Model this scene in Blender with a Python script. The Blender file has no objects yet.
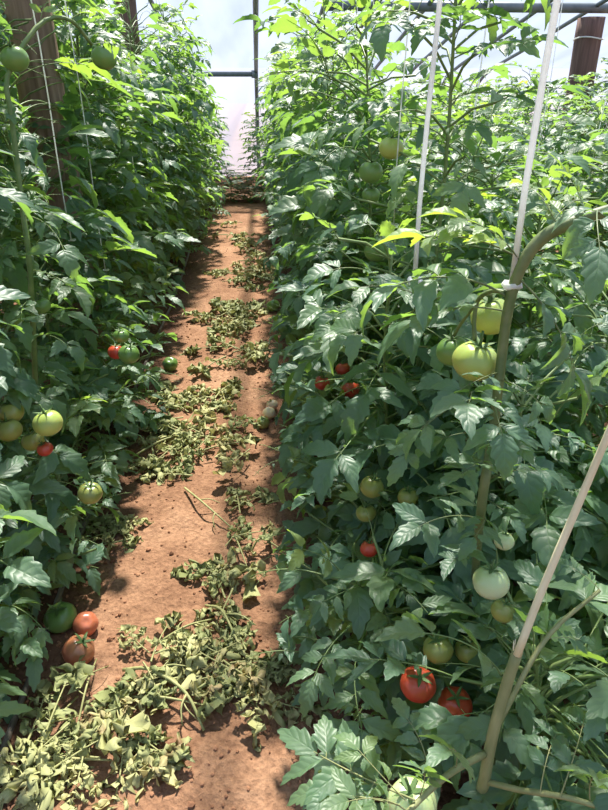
import bpy, math, random
import numpy as np
from mathutils import Vector, noise

scene = bpy.context.scene
col = scene.collection
rnd = random.Random(7)
R = math.radians

# ------------------------------------------------------------------ camera
CAM = np.array([0.0, 0.0, 1.40])
PITCH, YAW, F = R(27.4), R(4.26), 608.0
cp, sp = math.cos(PITCH), math.sin(PITCH)
RIGHT = np.array([math.cos(YAW), -math.sin(YAW), 0.0])
FWD = np.array([math.sin(YAW) * cp, math.cos(YAW) * cp, -sp])
UP = np.cross(RIGHT, FWD)


def at(px, py, zc):
    """point of the place seen at a pixel of the photograph, zc metres ahead"""
    return CAM + zc * (FWD + (px - 304) / F * RIGHT - (py - 405) / F * UP)


def on_ground(px, py, z=0.0):
    d = FWD + (px - 304) / F * RIGHT - (py - 405) / F * UP
    return CAM + d * ((z - CAM[2]) / d[2])


def project(P):
    v = P - CAM
    zc = v @ FWD
    zc = np.where(np.abs(zc) < 1e-4, 1e-4, zc)
    return 304 + F * (v @ RIGHT) / zc, 405 - F * (v @ UP) / zc, zc


cam = bpy.data.cameras.new('camera')
cam.sensor_fit = 'VERTICAL'
cam.sensor_height = 24.0
cam.lens = 24.0 * F / 810.0
cam.clip_start = 0.02
cam_o = bpy.data.objects.new('camera', cam)
cam_o.location = CAM
cam_o.rotation_euler = (math.pi / 2 - PITCH, 0, -YAW)
col.objects.link(cam_o)
scene.camera = cam_o

# ------------------------------------------------------------------ helpers


class MB:
    """collects shapes, builds them as one mesh"""

    def __init__(self):
        self.v, self.f, self.uv, self.t, self.n, self.m = [], [], [], [], 0, []

    def add(self, v, f, uv=None, tint=0.5, mat=0):
        v = np.asarray(v, float)
        self.v.append(v)
        self.f += [tuple(i + self.n for i in q) for q in f]
        self.m += [mat] * len(f)
        self.uv.append(np.asarray(uv, float) if uv is not None else np.zeros((len(v), 2)))
        self.t.append(np.full(len(v), tint) if np.isscalar(tint) else np.asarray(tint))
        self.n += len(v)

    def tube(self, pts, rad, seg=8, cap=True, tint=0.5, flat=1.0):
        pts = np.asarray(pts, float)
        n = len(pts)
        rad = np.full(n, rad) if np.isscalar(rad) else np.asarray(rad, float)
        tan = np.gradient(pts, axis=0)
        tan /= np.linalg.norm(tan, axis=1)[:, None] + 1e-9
        ref = np.array([0.13, 0.9, 0.31]) if abs(tan[0][1]) < 0.8 else np.array([0.9, 0.13, 0.31])
        vs, uv = [], []
        a = np.cross(tan[0], ref)
        a /= np.linalg.norm(a)
        L = 0
        for i in range(n):
            a = a - tan[i] * (a @ tan[i])
            a /= np.linalg.norm(a) + 1e-9
            b = np.cross(tan[i], a)
            if i:
                L += np.linalg.norm(pts[i] - pts[i - 1])
            for k in range(seg):
                th = 2 * math.pi * k / seg
                vs.append(pts[i] + rad[i] * (math.cos(th) * a + math.sin(th) * b * flat))
                uv.append((k / seg, L))
        fs = []
        for i in range(n - 1):
            for k in range(seg):
                k2 = (k + 1) % seg
                fs.append((i * seg + k, i * seg + k2, (i + 1) * seg + k2, (i + 1) * seg + k))
        if cap:
            fs.append(tuple(range(seg))[::-1])
            fs.append(tuple((n - 1) * seg + k for k in range(seg)))
        self.add(vs, fs, uv, tint)

    def mesh(self, name, mats, smooth=True):
        me = bpy.data.meshes.new(name)
        v = np.concatenate(self.v)
        me.from_pydata(v.tolist(), [], self.f)
        uv = np.concatenate(self.uv)
        t = np.concatenate(self.t)
        li = np.empty(len(me.loops), np.int32)
        me.loops.foreach_get('vertex_index', li)
        l = me.uv_layers.new(name='UVMap')
        l.data.foreach_set('uv', uv[li].astype(np.float32).ravel())
        at_ = me.attributes.new('tint', 'FLOAT', 'POINT')
        at_.data.foreach_set('value', t.astype(np.float32))
        for m in (mats if isinstance(mats, (list, tuple)) else [mats]):
            me.materials.append(m)
        if any(self.m):
            me.polygons.foreach_set('material_index', np.array(self.m, np.int32))
        if smooth:
            me.polygons.foreach_set('use_smooth', np.ones(len(me.polygons), bool))
        me.update()
        return me

    def build(self, name, mats, parent=None, smooth=True):
        return link(name, self.mesh(name, mats, smooth), parent)


def link(name, me, parent=None):
    o = bpy.data.objects.new(name, me)
    col.objects.link(o)
    if parent is not None:
        o.parent = parent
    return o


def empty(name, loc=(0, 0, 0)):
    o = bpy.data.objects.new(name, None)
    o.empty_display_size = 0.05
    o.location = loc
    col.objects.link(o)
    return o


def tag(o, label=None, cat=None, group=None, kind=None):
    for k, v in (('label', label), ('category', cat), ('group', group), ('kind', kind)):
        if v:
            o[k] = v
    return o


def smooth_path(pts, n=24):
    """Catmull-Rom through the points"""
    p = [np.asarray(q, float) for q in pts]
    p = [2 * p[0] - p[1]] + p + [2 * p[-1] - p[-2]]
    out = []
    m = len(p) - 3
    for i in range(n):
        u = i / (n - 1) * m
        k = min(int(u), m - 1)
        t = u - k
        a, b, c, d = p[k:k + 4]
        out.append(0.5 * (2 * b + (c - a) * t + (2 * a - 5 * b + 4 * c - d) * t * t + (3 * b - a - 3 * c + d) * t ** 3))
    return np.array(out)


# ------------------------------------------------------------------ materials
def new_mat(name):
    m = bpy.data.materials.new(name)
    m.use_nodes = True
    nt = m.node_tree
    nt.nodes.clear()
    out = nt.nodes.new('ShaderNodeOutputMaterial')
    return m, nt, out


def N(nt, kind, **kw):
    n = nt.nodes.new(kind)
    for k, v in kw.items():
        if k in n.inputs:
            n.inputs[k].default_value = v
        else:
            setattr(n, k, v)
    return n


def ramp(nt, stops):
    n = nt.nodes.new('ShaderNodeValToRGB')
    e = n.color_ramp.elements
    e[0].position, e[0].color = stops[0][0], (*stops[0][1], 1)
    e[1].position, e[1].color = stops[-1][0], (*stops[-1][1], 1)
    for p, c in stops[1:-1]:
        x = e.new(p)
        x.color = (*c, 1)
    return n


def leaf_material(name, stops, trans_gain, trans_fac, rough=0.42, spec=0.5, blotch=None):
    m, nt, out = new_mat(name)
    L = nt.links.new
    att = N(nt, 'ShaderNodeAttribute', attribute_name='tint')
    oi = N(nt, 'ShaderNodeObjectInfo')
    nz = N(nt, 'ShaderNodeTexNoise', Scale=6.0, Detail=2.0)
    geo = N(nt, 'ShaderNodeNewGeometry')
    L(geo.outputs['Position'], nz.inputs['Vector'])
    a1 = N(nt, 'ShaderNodeMath', operation='MULTIPLY_ADD')
    a1.inputs[1].default_value = 0.35
    L(nz.outputs['Fac'], a1.inputs[0])
    a0 = N(nt, 'ShaderNodeMath', operation='MULTIPLY')
    a0.inputs[1].default_value = 0.75
    L(att.outputs['Fac'], a0.inputs[0])
    L(a0.outputs[0], a1.inputs[2])
    a2 = N(nt, 'ShaderNodeMath', operation='MULTIPLY_ADD')
    a2.inputs[1].default_value = 0.12
    L(oi.outputs['Random'], a2.inputs[0])
    L(a1.outputs[0], a2.inputs[2])
    cr = ramp(nt, stops)
    L(a2.outputs[0], cr.inputs['Fac'])
    # veins from the leaflet's own coordinates: u across (-1..1), v along
    uv = N(nt, 'ShaderNodeUVMap', uv_map='UVMap')
    sx = N(nt, 'ShaderNodeSeparateXYZ')
    L(uv.outputs['UV'], sx.inputs[0])
    ab = N(nt, 'ShaderNodeMath', operation='ABSOLUTE')
    L(sx.outputs['X'], ab.inputs[0])
    s1 = N(nt, 'ShaderNodeMath', operation='MULTIPLY_ADD')
    s1.inputs[1].default_value = -0.28
    L(ab.outputs[0], s1.inputs[0])
    L(sx.outputs['Y'], s1.inputs[2])
    s2 = N(nt, 'ShaderNodeMath', operation='MULTIPLY')
    s2.inputs[1].default_value = 17.0
    L(s1.outputs[0], s2.inputs[0])
    s3 = N(nt, 'ShaderNodeMath', operation='SINE')
    L(s2.outputs[0], s3.inputs[0])
    s4 = N(nt, 'ShaderNodeMath', operation='ABSOLUTE')
    L(s3.outputs[0], s4.inputs[0])
    mid = N(nt, 'ShaderNodeMath', operation='MULTIPLY')
    mid.inputs[1].default_value = 9.0
    mid.use_clamp = True
    L(ab.outputs[0], mid.inputs[0])
    hgt = N(nt, 'ShaderNodeMath', operation='MULTIPLY')
    L(s4.outputs[0], hgt.inputs[0])
    L(mid.outputs[0], hgt.inputs[1])
    vein = N(nt, 'ShaderNodeMapRange')
    vein.inputs['From Min'].default_value = 0.0
    vein.inputs['From Max'].default_value = 0.35
    vein.inputs['To Min'].default_value = 0.22
    vein.inputs['To Max'].default_value = 0.0
    L(hgt.outputs[0], vein.inputs['Value'])
    mixc = N(nt, 'ShaderNodeMix', data_type='RGBA', blend_type='MIX')
    L(vein.outputs[0], mixc.inputs[0])
    L(cr.outputs['Color'], mixc.inputs[6])
    lt = N(nt, 'ShaderNodeMix', data_type='RGBA', blend_type='MIX')
    lt.inputs[0].default_value = 0.35
    L(cr.outputs['Color'], lt.inputs[6])
    lt.inputs[7].default_value = (0.22, 0.34, 0.14, 1)
    L(lt.outputs[2], mixc.inputs[7])
    colour = mixc.outputs[2]
    if blotch:
        bz = N(nt, 'ShaderNodeTexNoise', Scale=blotch[1], Detail=4.0)
        L(geo.outputs['Position'], bz.inputs['Vector'])
        br = ramp(nt, [(blotch[2], (0, 0, 0)), (blotch[2] + 0.12, (1, 1, 1))])
        L(bz.outputs['Fac'], br.inputs['Fac'])
        bm = N(nt, 'ShaderNodeMix', data_type='RGBA', blend_type='MIX')
        L(br.outputs['Color'], bm.inputs[0])
        L(colour, bm.inputs[6])
        bm.inputs[7].default_value = (*blotch[0], 1)
        colour = bm.outputs[2]
    bump = N(nt, 'ShaderNodeBump', Strength=0.22, Distance=0.004)
    L(hgt.outputs[0], bump.inputs['Height'])
    pb = N(nt, 'ShaderNodeBsdfPrincipled', Roughness=rough)
    pb.inputs['Specular IOR Level'].default_value = spec
    L(colour, pb.inputs['Base Color'])
    L(bump.outputs[0], pb.inputs['Normal'])
    tr = N(nt, 'ShaderNodeBsdfTranslucent')
    tg = N(nt, 'ShaderNodeMix', data_type='RGBA', blend_type='MULTIPLY')
    tg.inputs[0].default_value = 1.0
    L(colour, tg.inputs[6])
    tg.inputs[7].default_value = (*trans_gain, 1)
    L(tg.outputs[2], tr.inputs['Color'])
    ms = N(nt, 'ShaderNodeMixShader')
    ms.inputs[0].default_value = trans_fac
    L(pb.outputs[0], ms.inputs[1])
    L(tr.outputs[0], ms.inputs[2])
    L(ms.outputs[0], out.inputs['Surface'])
    return m


def plain(name, stops, scale=8.0, rough=0.6, spec=0.4, bump=0.0, stretch=(1, 1, 1), detail=5.0, coord='Object', sss=0.0):
    m, nt, out = new_mat(name)
    L = nt.links.new
    tc = N(nt, 'ShaderNodeTexCoord')
    mp = N(nt, 'ShaderNodeMapping')
    mp.inputs['Scale'].default_value = stretch
    L(tc.outputs[coord], mp.inputs['Vector'])
    nz = N(nt, 'ShaderNodeTexNoise', Scale=scale, Detail=detail)
    L(mp.outputs[0], nz.inputs['Vector'])
    cr = ramp(nt, stops)
    L(nz.outputs['Fac'], cr.inputs['Fac'])
    pb = N(nt, 'ShaderNodeBsdfPrincipled', Roughness=rough)
    pb.inputs['Specular IOR Level'].default_value = spec
    L(cr.outputs['Color'], pb.inputs['Base Color'])
    if sss:
        pb.inputs['Subsurface Weight'].default_value = sss
        pb.inputs['Subsurface Radius'].default_value = (0.02, 0.012, 0.006)
        pb.inputs['Subsurface Scale'].default_value = 0.3
    if bump:
        b = N(nt, 'ShaderNodeBump', Strength=bump, Distance=0.01)
        L(nz.outputs['Fac'], b.inputs['Height'])
        L(b.outputs[0], pb.inputs['Normal'])
    L(pb.outputs[0], out.inputs['Surface'])
    return m


LEAF = leaf_material('tomato_leaf', [(0.0, (0.046, 0.108, 0.074)), (0.45, (0.088, 0.168, 0.108)),
                                     (0.8, (0.125, 0.205, 0.100)), (1.0, (0.20, 0.28, 0.08))],
                     (3.3, 3.1, 0.75), 0.42, rough=0.46, spec=0.58)
WILT = leaf_material('wilted_leaf', [(0.0, (0.13, 0.165, 0.065)), (0.4, (0.26, 0.285, 0.115)),
                                     (0.75, (0.41, 0.41, 0.185)), (1.0, (0.46, 0.36, 0.18))],
                     (1.1, 1.1, 0.8), 0.22, rough=0.6, spec=0.3, blotch=((0.24, 0.15, 0.07), 14.0, 0.6))
STEM = plain('green_stem', [(0.3, (0.10, 0.17, 0.05)), (0.7, (0.20, 0.26, 0.09))], 30, 0.5, 0.4, 0.15)
HEROSTEM = plain('brown_green_stem', [(0.3, (0.09, 0.135, 0.045)), (0.7, (0.17, 0.20, 0.08))], 40, 0.5, 0.4, 0.2)
WSTALK = plain('wilted_stalk', [(0.3, (0.22, 0.24, 0.09)), (0.7, (0.36, 0.34, 0.15))], 40, 0.6, 0.3, 0.1)
DRYSTALK = plain('dry_stalk', [(0.3, (0.58, 0.54, 0.33)), (0.7, (0.80, 0.75, 0.50))], 40, 0.6, 0.3, 0.25, (1, 1, 0.12))
TANSTEM = plain('tan_green_stem', [(0.3, (0.18, 0.20, 0.080)), (0.7, (0.31, 0.31, 0.14))], 40, 0.55, 0.3, 0.25, (1, 1, 0.15))
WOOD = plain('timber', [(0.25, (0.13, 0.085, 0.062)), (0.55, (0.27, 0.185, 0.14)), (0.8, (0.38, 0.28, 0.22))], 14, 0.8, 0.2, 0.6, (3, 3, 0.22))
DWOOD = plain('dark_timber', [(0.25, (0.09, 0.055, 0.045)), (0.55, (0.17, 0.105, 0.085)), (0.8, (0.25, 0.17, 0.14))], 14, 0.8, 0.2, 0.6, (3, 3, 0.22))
STEEL = plain('grey_steel', [(0.3, (0.10, 0.13, 0.14)), (0.7, (0.17, 0.20, 0.21))], 12, 0.5, 0.5, 0.05)
TWINE = plain('white_twine', [(0.3, (0.78, 0.80, 0.78)), (0.7, (0.92, 0.93, 0.90))], 200, 0.6, 0.3, 0.2)
tn = TWINE.node_tree
tt = N(tn, 'ShaderNodeBsdfTranslucent')
tt.inputs['Color'].default_value = (0.9, 0.92, 0.9, 1)
tm = N(tn, 'ShaderNodeMixShader')
tm.inputs[0].default_value = 0.45
tb = next(n for n in tn.nodes if n.type == 'BSDF_PRINCIPLED')
tn.links.new(tb.outputs[0], tm.inputs[1])
tn.links.new(tt.outputs[0], tm.inputs[2])
tn.links.new(tm.outputs[0], next(n for n in tn.nodes if n.type == 'OUTPUT_MATERIAL').inputs['Surface'])
HOSE = plain('drip_hose', [(0.3, (0.09, 0.07, 0.055)), (0.7, (0.20, 0.165, 0.13))], 20, 0.55, 0.4, 0.1)
CALYX = plain('calyx', [(0.3, (0.06, 0.12, 0.035)), (0.7, (0.12, 0.19, 0.06))], 60, 0.6, 0.3, 0.1)


def tomato_material(name, body, shoulder, rough=0.28):
    m, nt, out = new_mat(name)
    L = nt.links.new
    tc = N(nt, 'ShaderNodeTexCoord')
    nz = N(nt, 'ShaderNodeTexNoise', Scale=35.0, Detail=3.0)
    L(tc.outputs['Object'], nz.inputs['Vector'])
    sx = N(nt, 'ShaderNodeSeparateXYZ')
    L(tc.outputs['Generated'], sx.inputs[0])
    ad = N(nt, 'ShaderNodeMath', operation='MULTIPLY_ADD')
    ad.inputs[1].default_value = 0.35
    L(nz.outputs['Fac'], ad.inputs[0])
    L(sx.outputs['Z'], ad.inputs[2])
    cr = ramp(nt, [(0.55, body), (1.1 if False else 1.0, shoulder)])
    L(ad.outputs[0], cr.inputs['Fac'])
    pb = N(nt, 'ShaderNodeBsdfPrincipled', Roughness=rough)
    pb.inputs['Subsurface Weight'].default_value = 0.25
    pb.inputs['Subsurface Radius'].default_value = (0.02, 0.01, 0.005)
    pb.inputs['Subsurface Scale'].default_value = 0.4
    L(cr.outputs['Color'], pb.inputs['Base Color'])
    L(pb.outputs[0], out.inputs['Surface'])
    return m


TOM = {
    'pale green': tomato_material('pale_green_skin', (0.50, 0.53, 0.14), (0.33, 0.42, 0.10)),
    'whitish green': tomato_material('whitish_green_skin', (0.56, 0.62, 0.36), (0.42, 0.52, 0.24)),
    'green': tomato_material('green_skin', (0.20, 0.32, 0.085), (0.12, 0.22, 0.05)),
    'yellow green': tomato_material('yellow_green_skin', (0.34, 0.33, 0.085), (0.24, 0.27, 0.07)),
    'red': tomato_material('red_skin', (0.52, 0.045, 0.030), (0.46, 0.07, 0.03)),
    'pinkish red': tomato_material('pinkish_red_skin', (0.56, 0.13, 0.085), (0.50, 0.16, 0.08)),
    'dull red': tomato_material('dull_red_skin', (0.46, 0.13, 0.075), (0.40, 0.17, 0.08)),
    'pale pink': tomato_material('pale_pink_skin', (0.80, 0.60, 0.42), (0.78, 0.62, 0.40)),
}

# soil
SOIL, nt, out = new_mat('red_soil')
L = nt.links.new
tc = N(nt, 'ShaderNodeTexCoord')
n1 = N(nt, 'ShaderNodeTexNoise', Scale=2.2, Detail=8.0)
n1.inputs['Roughness'].default_value = 0.65
n2 = N(nt, 'ShaderNodeTexNoise', Scale=55.0, Detail=6.0)
n2.inputs['Roughness'].default_value = 0.7
n3 = N(nt, 'ShaderNodeTexVoronoi', Scale=70.0)
for n in (n1, n2, n3):
    L(tc.outputs['Object'], n.inputs['Vector'])
cr1 = ramp(nt, [(0.3, (0.20, 0.104, 0.060)), (0.5, (0.30, 0.168, 0.100)), (0.72, (0.40, 0.242, 0.150))])
L(n1.outputs['Fac'], cr1.inputs['Fac'])
att = N(nt, 'ShaderNodeAttribute', attribute_name='tint')   # moist soil beside the drip hoses, dry on the path
mx = N(nt, 'ShaderNodeMix', data_type='RGBA', blend_type='MIX')
L(att.outputs['Fac'], mx.inputs[0])
mx.inputs[6].default_value = (0.15, 0.080, 0.052, 1)
L(cr1.outputs['Color'], mx.inputs[7])
cr2 = ramp(nt, [(0.35, (0.55, 0.5, 0.48)), (0.6, (1.05, 1.03, 1.0))])
L(n2.outputs['Fac'], cr2.inputs['Fac'])
mu = N(nt, 'ShaderNodeMix', data_type='RGBA', blend_type='MULTIPLY')
mu.inputs[0].default_value = 0.8
L(mx.outputs[2], mu.inputs[6])
L(cr2.outputs['Color'], mu.inputs[7])
pb = N(nt, 'ShaderNodeBsdfPrincipled', Roughness=0.95)
pb.inputs['Specular IOR Level'].default_value = 0.1
L(mu.outputs[2], pb.inputs['Base Color'])
b1 = N(nt, 'ShaderNodeBump', Strength=0.8, Distance=0.012)
L(n2.outputs['Fac'], b1.inputs['Height'])
b2 = N(nt, 'ShaderNodeBump', Strength=0.35, Distance=0.01)
L(n3.outputs['Distance'], b2.inputs['Height'])
L(b1.outputs[0], b2.inputs['Normal'])
L(b2.outputs[0], pb.inputs['Normal'])
L(pb.outputs[0], out.inputs['Surface'])
CRUMB = plain('soil_crumb', [(0.3, (0.17, 0.08, 0.045)), (0.7, (0.40, 0.21, 0.12))], 9, 0.95, 0.1, 0.6, coord='Object')

# plastic film
FILM, nt, out = new_mat('plastic_film')
L = nt.links.new
tc = N(nt, 'ShaderNodeTexCoord')
mp = N(nt, 'ShaderNodeMapping')
mp.inputs['Scale'].default_value = (2.2, 0.35, 0.6)
L(tc.outputs['Object'], mp.inputs['Vector'])
nz = N(nt, 'ShaderNodeTexNoise', Scale=1.6, Detail=6.0)
L(mp.outputs[0], nz.inputs['Vector'])
mr = N(nt, 'ShaderNodeMapRange')
mr.inputs['From Min'].default_value = 0.3
mr.inputs['From Max'].default_value = 0.7
mr.inputs['To Min'].default_value = 0.16
mr.inputs['To Max'].default_value = 0.32
L(nz.outputs['Fac'], mr.inputs['Value'])
tp = N(nt, 'ShaderNodeBsdfTransparent')
tp.inputs['Color'].default_value = (0.97, 0.98, 0.99, 1)
tl = N(nt, 'ShaderNodeBsdfTranslucent')
tl.inputs['Color'].default_value = (0.40, 0.45, 0.57, 1)
ms = N(nt, 'ShaderNodeMixShader')
L(mr.outputs[0], ms.inputs[0])
L(tp.outputs[0], ms.inputs[1])
L(tl.outputs[0], ms.inputs[2])
L(ms.outputs[0], out.inputs['Surface'])

DENSE = FILM.copy()
DENSE.name = 'dusty_film'
for n in DENSE.node_tree.nodes:
    if n.type == 'MAP_RANGE':
        n.inputs['To Min'].default_value = 0.62
        n.inputs['To Max'].default_value = 0.80
    if n.type == 'BSDF_TRANSLUCENT':
        n.inputs['Color'].default_value = (0.22, 0.235, 0.30, 1)

# ------------------------------------------------------------------ light
SUN_DIR = Vector((-0.07, -0.64, -1.0)).normalized()
sun = bpy.data.lights.new('sun', 'SUN')
sun.energy = 12.0
sun.angle = R(2.4)
sun.color = (1.0, 0.94, 0.84)
sun_o = bpy.data.objects.new('sun', sun)
sun_o.rotation_euler = SUN_DIR.to_track_quat('-Z', 'Y').to_euler()
sun_o.location = (-3, 8, 12)
col.objects.link(sun_o)
w = bpy.data.worlds.new('sky')
scene.world = w
w.use_nodes = True
nt = w.node_tree
nt.nodes.clear()
wo = nt.nodes.new('ShaderNodeOutputWorld')
bg = nt.nodes.new('ShaderNodeBackground')
tc = nt.nodes.new('ShaderNodeTexCoord')
sx = nt.nodes.new('ShaderNodeSeparateXYZ')
nt.links.new(tc.outputs['Generated'], sx.inputs[0])
sky = ramp(nt, [(0.0, (0.50, 0.57, 0.70)), (0.25, (0.46, 0.57, 0.78)), (1.0, (0.34, 0.52, 0.92))])
nt.links.new(sx.outputs['Z'], sky.inputs['Fac'])
bg.inputs['Strength'].default_value = 0.85
nt.links.new(sky.outputs[0], bg.inputs['Color'])
nt.links.new(bg.outputs[0], wo.inputs['Surface'])
scene.view_settings.view_transform = 'Standard'
scene.view_settings.look = 'None'
scene.view_settings.gamma = 1.0
scene.view_settings.exposure = 0.38
scene.cycles.max_bounces = 10
scene.cycles.transmission_bounces = 8
scene.cycles.transparent_max_bounces = 12

# ------------------------------------------------------------------ ground
HOSE_L, HOSE_R = -0.66, 0.17


def ground_h(x, y):
    bed = 0.0
    if x > HOSE_R - 0.1:
        bed = min(1, (x - HOSE_R + 0.1) / 0.25)
    elif x < HOSE_L + 0.1:
        bed = min(1, (HOSE_L + 0.1 - x) / 0.25)
    z = 0.03 * bed * bed * (3 - 2 * bed)
    p = Vector((x * 3.1, y * 3.1, 0))
    z += 0.012 * (noise.noise(p)) + (0.008 + 0.012 * bed) * noise.noise(p * 4.3)
    z += (0.004 + 0.010 * bed) * noise.noise(p * 12.0) - 0.012
    if y > 9.5:
        u = min(1, (y - 9.5) / 0.7)
        z += 0.18 * u * u * (3 - 2 * u)
    return z


xs = np.concatenate([[-60, -30, -15, -8], np.linspace(-5, -1.3, 50), np.linspace(-1.27, 1.2, 150), np.linspace(1.24, 6, 60), [9, 16, 30, 60]])
ys = np.concatenate([[-20, -8, -4, -2], np.linspace(-1, 0.55, 20), np.linspace(0.57, 3.5, 190), np.linspace(3.55, 11, 130), [13, 18, 30, 60]])
vs, tint, fs = [], [], []
for y in ys:
    for x in xs:
        inside = -5.5 < x < 6.5 and -1.5 < y < 12
        vs.append((x, y, ground_h(x, y) if inside else (0.3 if y > 12 else 0.0)))
        d = 0.5 + 0.5 * noise.noise(Vector((x * 2, y * 2, 5)))
        dry = 1.0
        for h in (HOSE_L - 0.05, HOSE_R + 0.1):
            dry = min(dry, max(0, (abs(x - h) - 0.05 - 0.10 * d) / 0.12))
        if x < HOSE_L or x > HOSE_R:
            dry = min(dry, 0.25 + 0.6 * d)
        tint.append(max(0.0, min(1.0, dry)))
nx = len(xs)
for j in range(len(ys) - 1):
    for i in range(nx - 1):
        fs.append((j * nx + i, j * nx + i + 1, (j + 1) * nx + i + 1, (j + 1) * nx + i))
g = MB()
g.add(vs, fs, None, np.array(tint))
tag(g.build('floor', SOIL), kind='structure')

# soil crumbs scattered over the path and beds
ico = np.array([(0, 0, 1), (0.89, 0, 0.45), (0.28, 0.85, 0.45), (-0.72, 0.53, 0.45), (-0.72, -0.53, 0.45), (0.28, -0.85, 0.45),
                (0.72, 0.53, -0.45), (-0.28, 0.85, -0.45), (-0.89, 0, -0.45), (-0.28, -0.85, -0.45), (0.72, -0.53, -0.45), (0, 0, -1)])
icf = [(0, 1, 2), (0, 2, 3), (0, 3, 4), (0, 4, 5), (0, 5, 1), (1, 6, 2), (2, 7, 3), (3, 8, 4), (4, 9, 5), (5, 10, 1), (6, 7, 2), (7, 8, 3),
       (8, 9, 4), (9, 10, 5), (10, 6, 1), (11, 7, 6), (11, 8, 7), (11, 9, 8), (11, 10, 9), (11, 6, 10)]
g = MB()
for i in range(4200):
    y = 0.7 + 5.5 * rnd.random() ** 1.7
    x = rnd.choice((rnd.gauss(HOSE_L, 0.10), rnd.gauss(HOSE_R, 0.10), rnd.uniform(-0.7, 0.3), rnd.uniform(0.2, 1.7)))
    r = rnd.uniform(0.002, 0.006) * (1.5 if rnd.random() < 0.12 else 1)
    v = ico * r * np.array([[rnd.uniform(0.7, 1.3) for _ in range(3)] for _ in range(12)])
    g.add(v + np.array((x, y, ground_h(x, y) + r * 0.3)), icf)
tag(g.build('soil_crumbs', CRUMB, smooth=False), 'loose reddish soil crumbs scattered over the path and beds', 'soil', kind='stuff')

# ------------------------------------------------------------------ greenhouse shell
PROFILE = [(10.30, 0.15), (10.22, 0.55), (10.05, 1.0), (9.72, 1.36), (9.25, 1.61), (8.0, 1.83), (6.5, 2.09), (4.5, 2.42), (2.5, 2.68), (0, 2.92), (-3.0, 3.05)]
PY = [p[0] for p in PROFILE][::-1]
PZ = [p[1] for p in PROFILE][::-1]


def roof_z(y):
    return float(np.interp(y, PY, PZ))


def film(name, prof, x0, x1, n, wob, mat):
    g = MB()
    v, f = [], []
    for (y, z) in prof:
        for i in range(n + 1):
            x = x0 + (x1 - x0) * i / n
            q = noise.noise(Vector((x * 1.5, y * 2, z * 2)))
            v.append((x, y + wob * q, z + 0.035 + wob * q))
    for j in range(len(prof) - 1):
        for i in range(n):
            a = j * (n + 1) + i
            f.append((a, a + 1, a + n + 2, a + n + 1))
    g.add(v, f)
    return tag(g.build(name, mat), kind='structure')


pf = smooth_path([(0, y, z) for y, z in PROFILE], 60)[:, 1:]
cut = int(np.argmax(pf[:, 1] > 1.60))
film('wall_far', pf[:cut + 1], -6, 8, 60, 0.015, DENSE)
film('ceiling', pf[cut:], -6, 8, 60, 0.02, FILM)

RAFT = [(-2.6, 'grey steel roof rod at the far left, behind the left row'),
        (-1.75, 'grey steel roof rod behind the dark timber post'),
        (-0.87, 'grey steel roof rod just left of the path opening'),
        (0.05, 'grey upright steel rod standing at the far end of the path'),
        (0.67, 'first slanting roof rod right of the upright rod at the path end'),
        (1.12, 'second slanting roof rod right of the upright rod at the path end'),
        (1.62, 'third slanting roof rod right of the upright rod, mostly behind leaves'),
        (2.14, 'slanting roof rod meeting the cross pipe between the two white ribbons'),
        (2.70, 'slanting roof rod left of the one nearest the right timber post'),
        (3.20, 'slanting roof rod nearest the right timber post')]
for x, lab in RAFT:
    g = MB()
    p = smooth_path([(x, y, z) for y, z in PROFILE], 40)
    g.tube(p, 0.021 if abs(x - 0.05) > 0.01 else 0.027, 10)
    o = g.build('roof_rod', STEEL)
    tag(o, lab, 'roof rod', 'steel roof rods of the greenhouse')
g = MB()
g.tube([(-4.2, 9.23, 1.585), (-2, 9.23, 1.585), (0.07, 9.23, 1.585)], 0.032, 10)
t = g.build('cross_pipe', STEEL)
tag(t, 'grey cross pipe joining the upright rod at the far end', 'pipe')
g = MB()
g.tube([(0.03, 9.23, 1.54), (0.03, 9.23, 1.63)], 0.045, 10)
g.build('clamp', STEEL, t)
g = MB()
g.tube([(0.66, 6.5, 2.075), (2.5, 6.5, 2.075), (4.6, 6.5, 2.075)], 0.042, 12)
tag(g.build('cross_pipe', STEEL), 'thick grey cross pipe along the top edge at the right', 'pipe')


def post(x, y, h, w_, mat, lab):
    """a rough sawn timber post, edges worn, slightly crooked"""
    g = MB()
    rows = 16
    v, f = [], []
    k = [(-.5, -.36), (-.36, -.5), (0, -.53), (.36, -.5), (.5, -.36), (.53, 0), (.5, .36), (.36, .5), (0, .53), (-.36, .5), (-.5, .36), (-.53, 0)]
    for i in range(rows):
        z = -0.05 + (h + 0.05) * i / (rows - 1)
        ox, oy = 0.012 * noise.noise(Vector((x, z * 1.3, 1))), 0.012 * noise.noise(Vector((x, z * 1.3, 7)))
        for q, (a, b) in enumerate(k):
            s = w_ * (1 + 0.06 * noise.noise(Vector((q * 3.3, z * 3, x))))
            v.append((ox + a * s, oy + b * s, z))
    n = len(k)
    for i in range(rows - 1):
        for q in range(n):
            f.append((i * n + q, i * n + (q + 1) % n, (i + 1) * n + (q + 1) % n, (i + 1) * n + q))
    f.append(tuple((rows - 1) * n + q for q in range(n)))
    f.append(tuple(range(n))[::-1])
    g.add(v, f)
    o = g.build('timber_post', mat)
    o.location = (x, y, 0)
    tag(o, lab, 'post', 'timber posts holding the roof')
    return o


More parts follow.
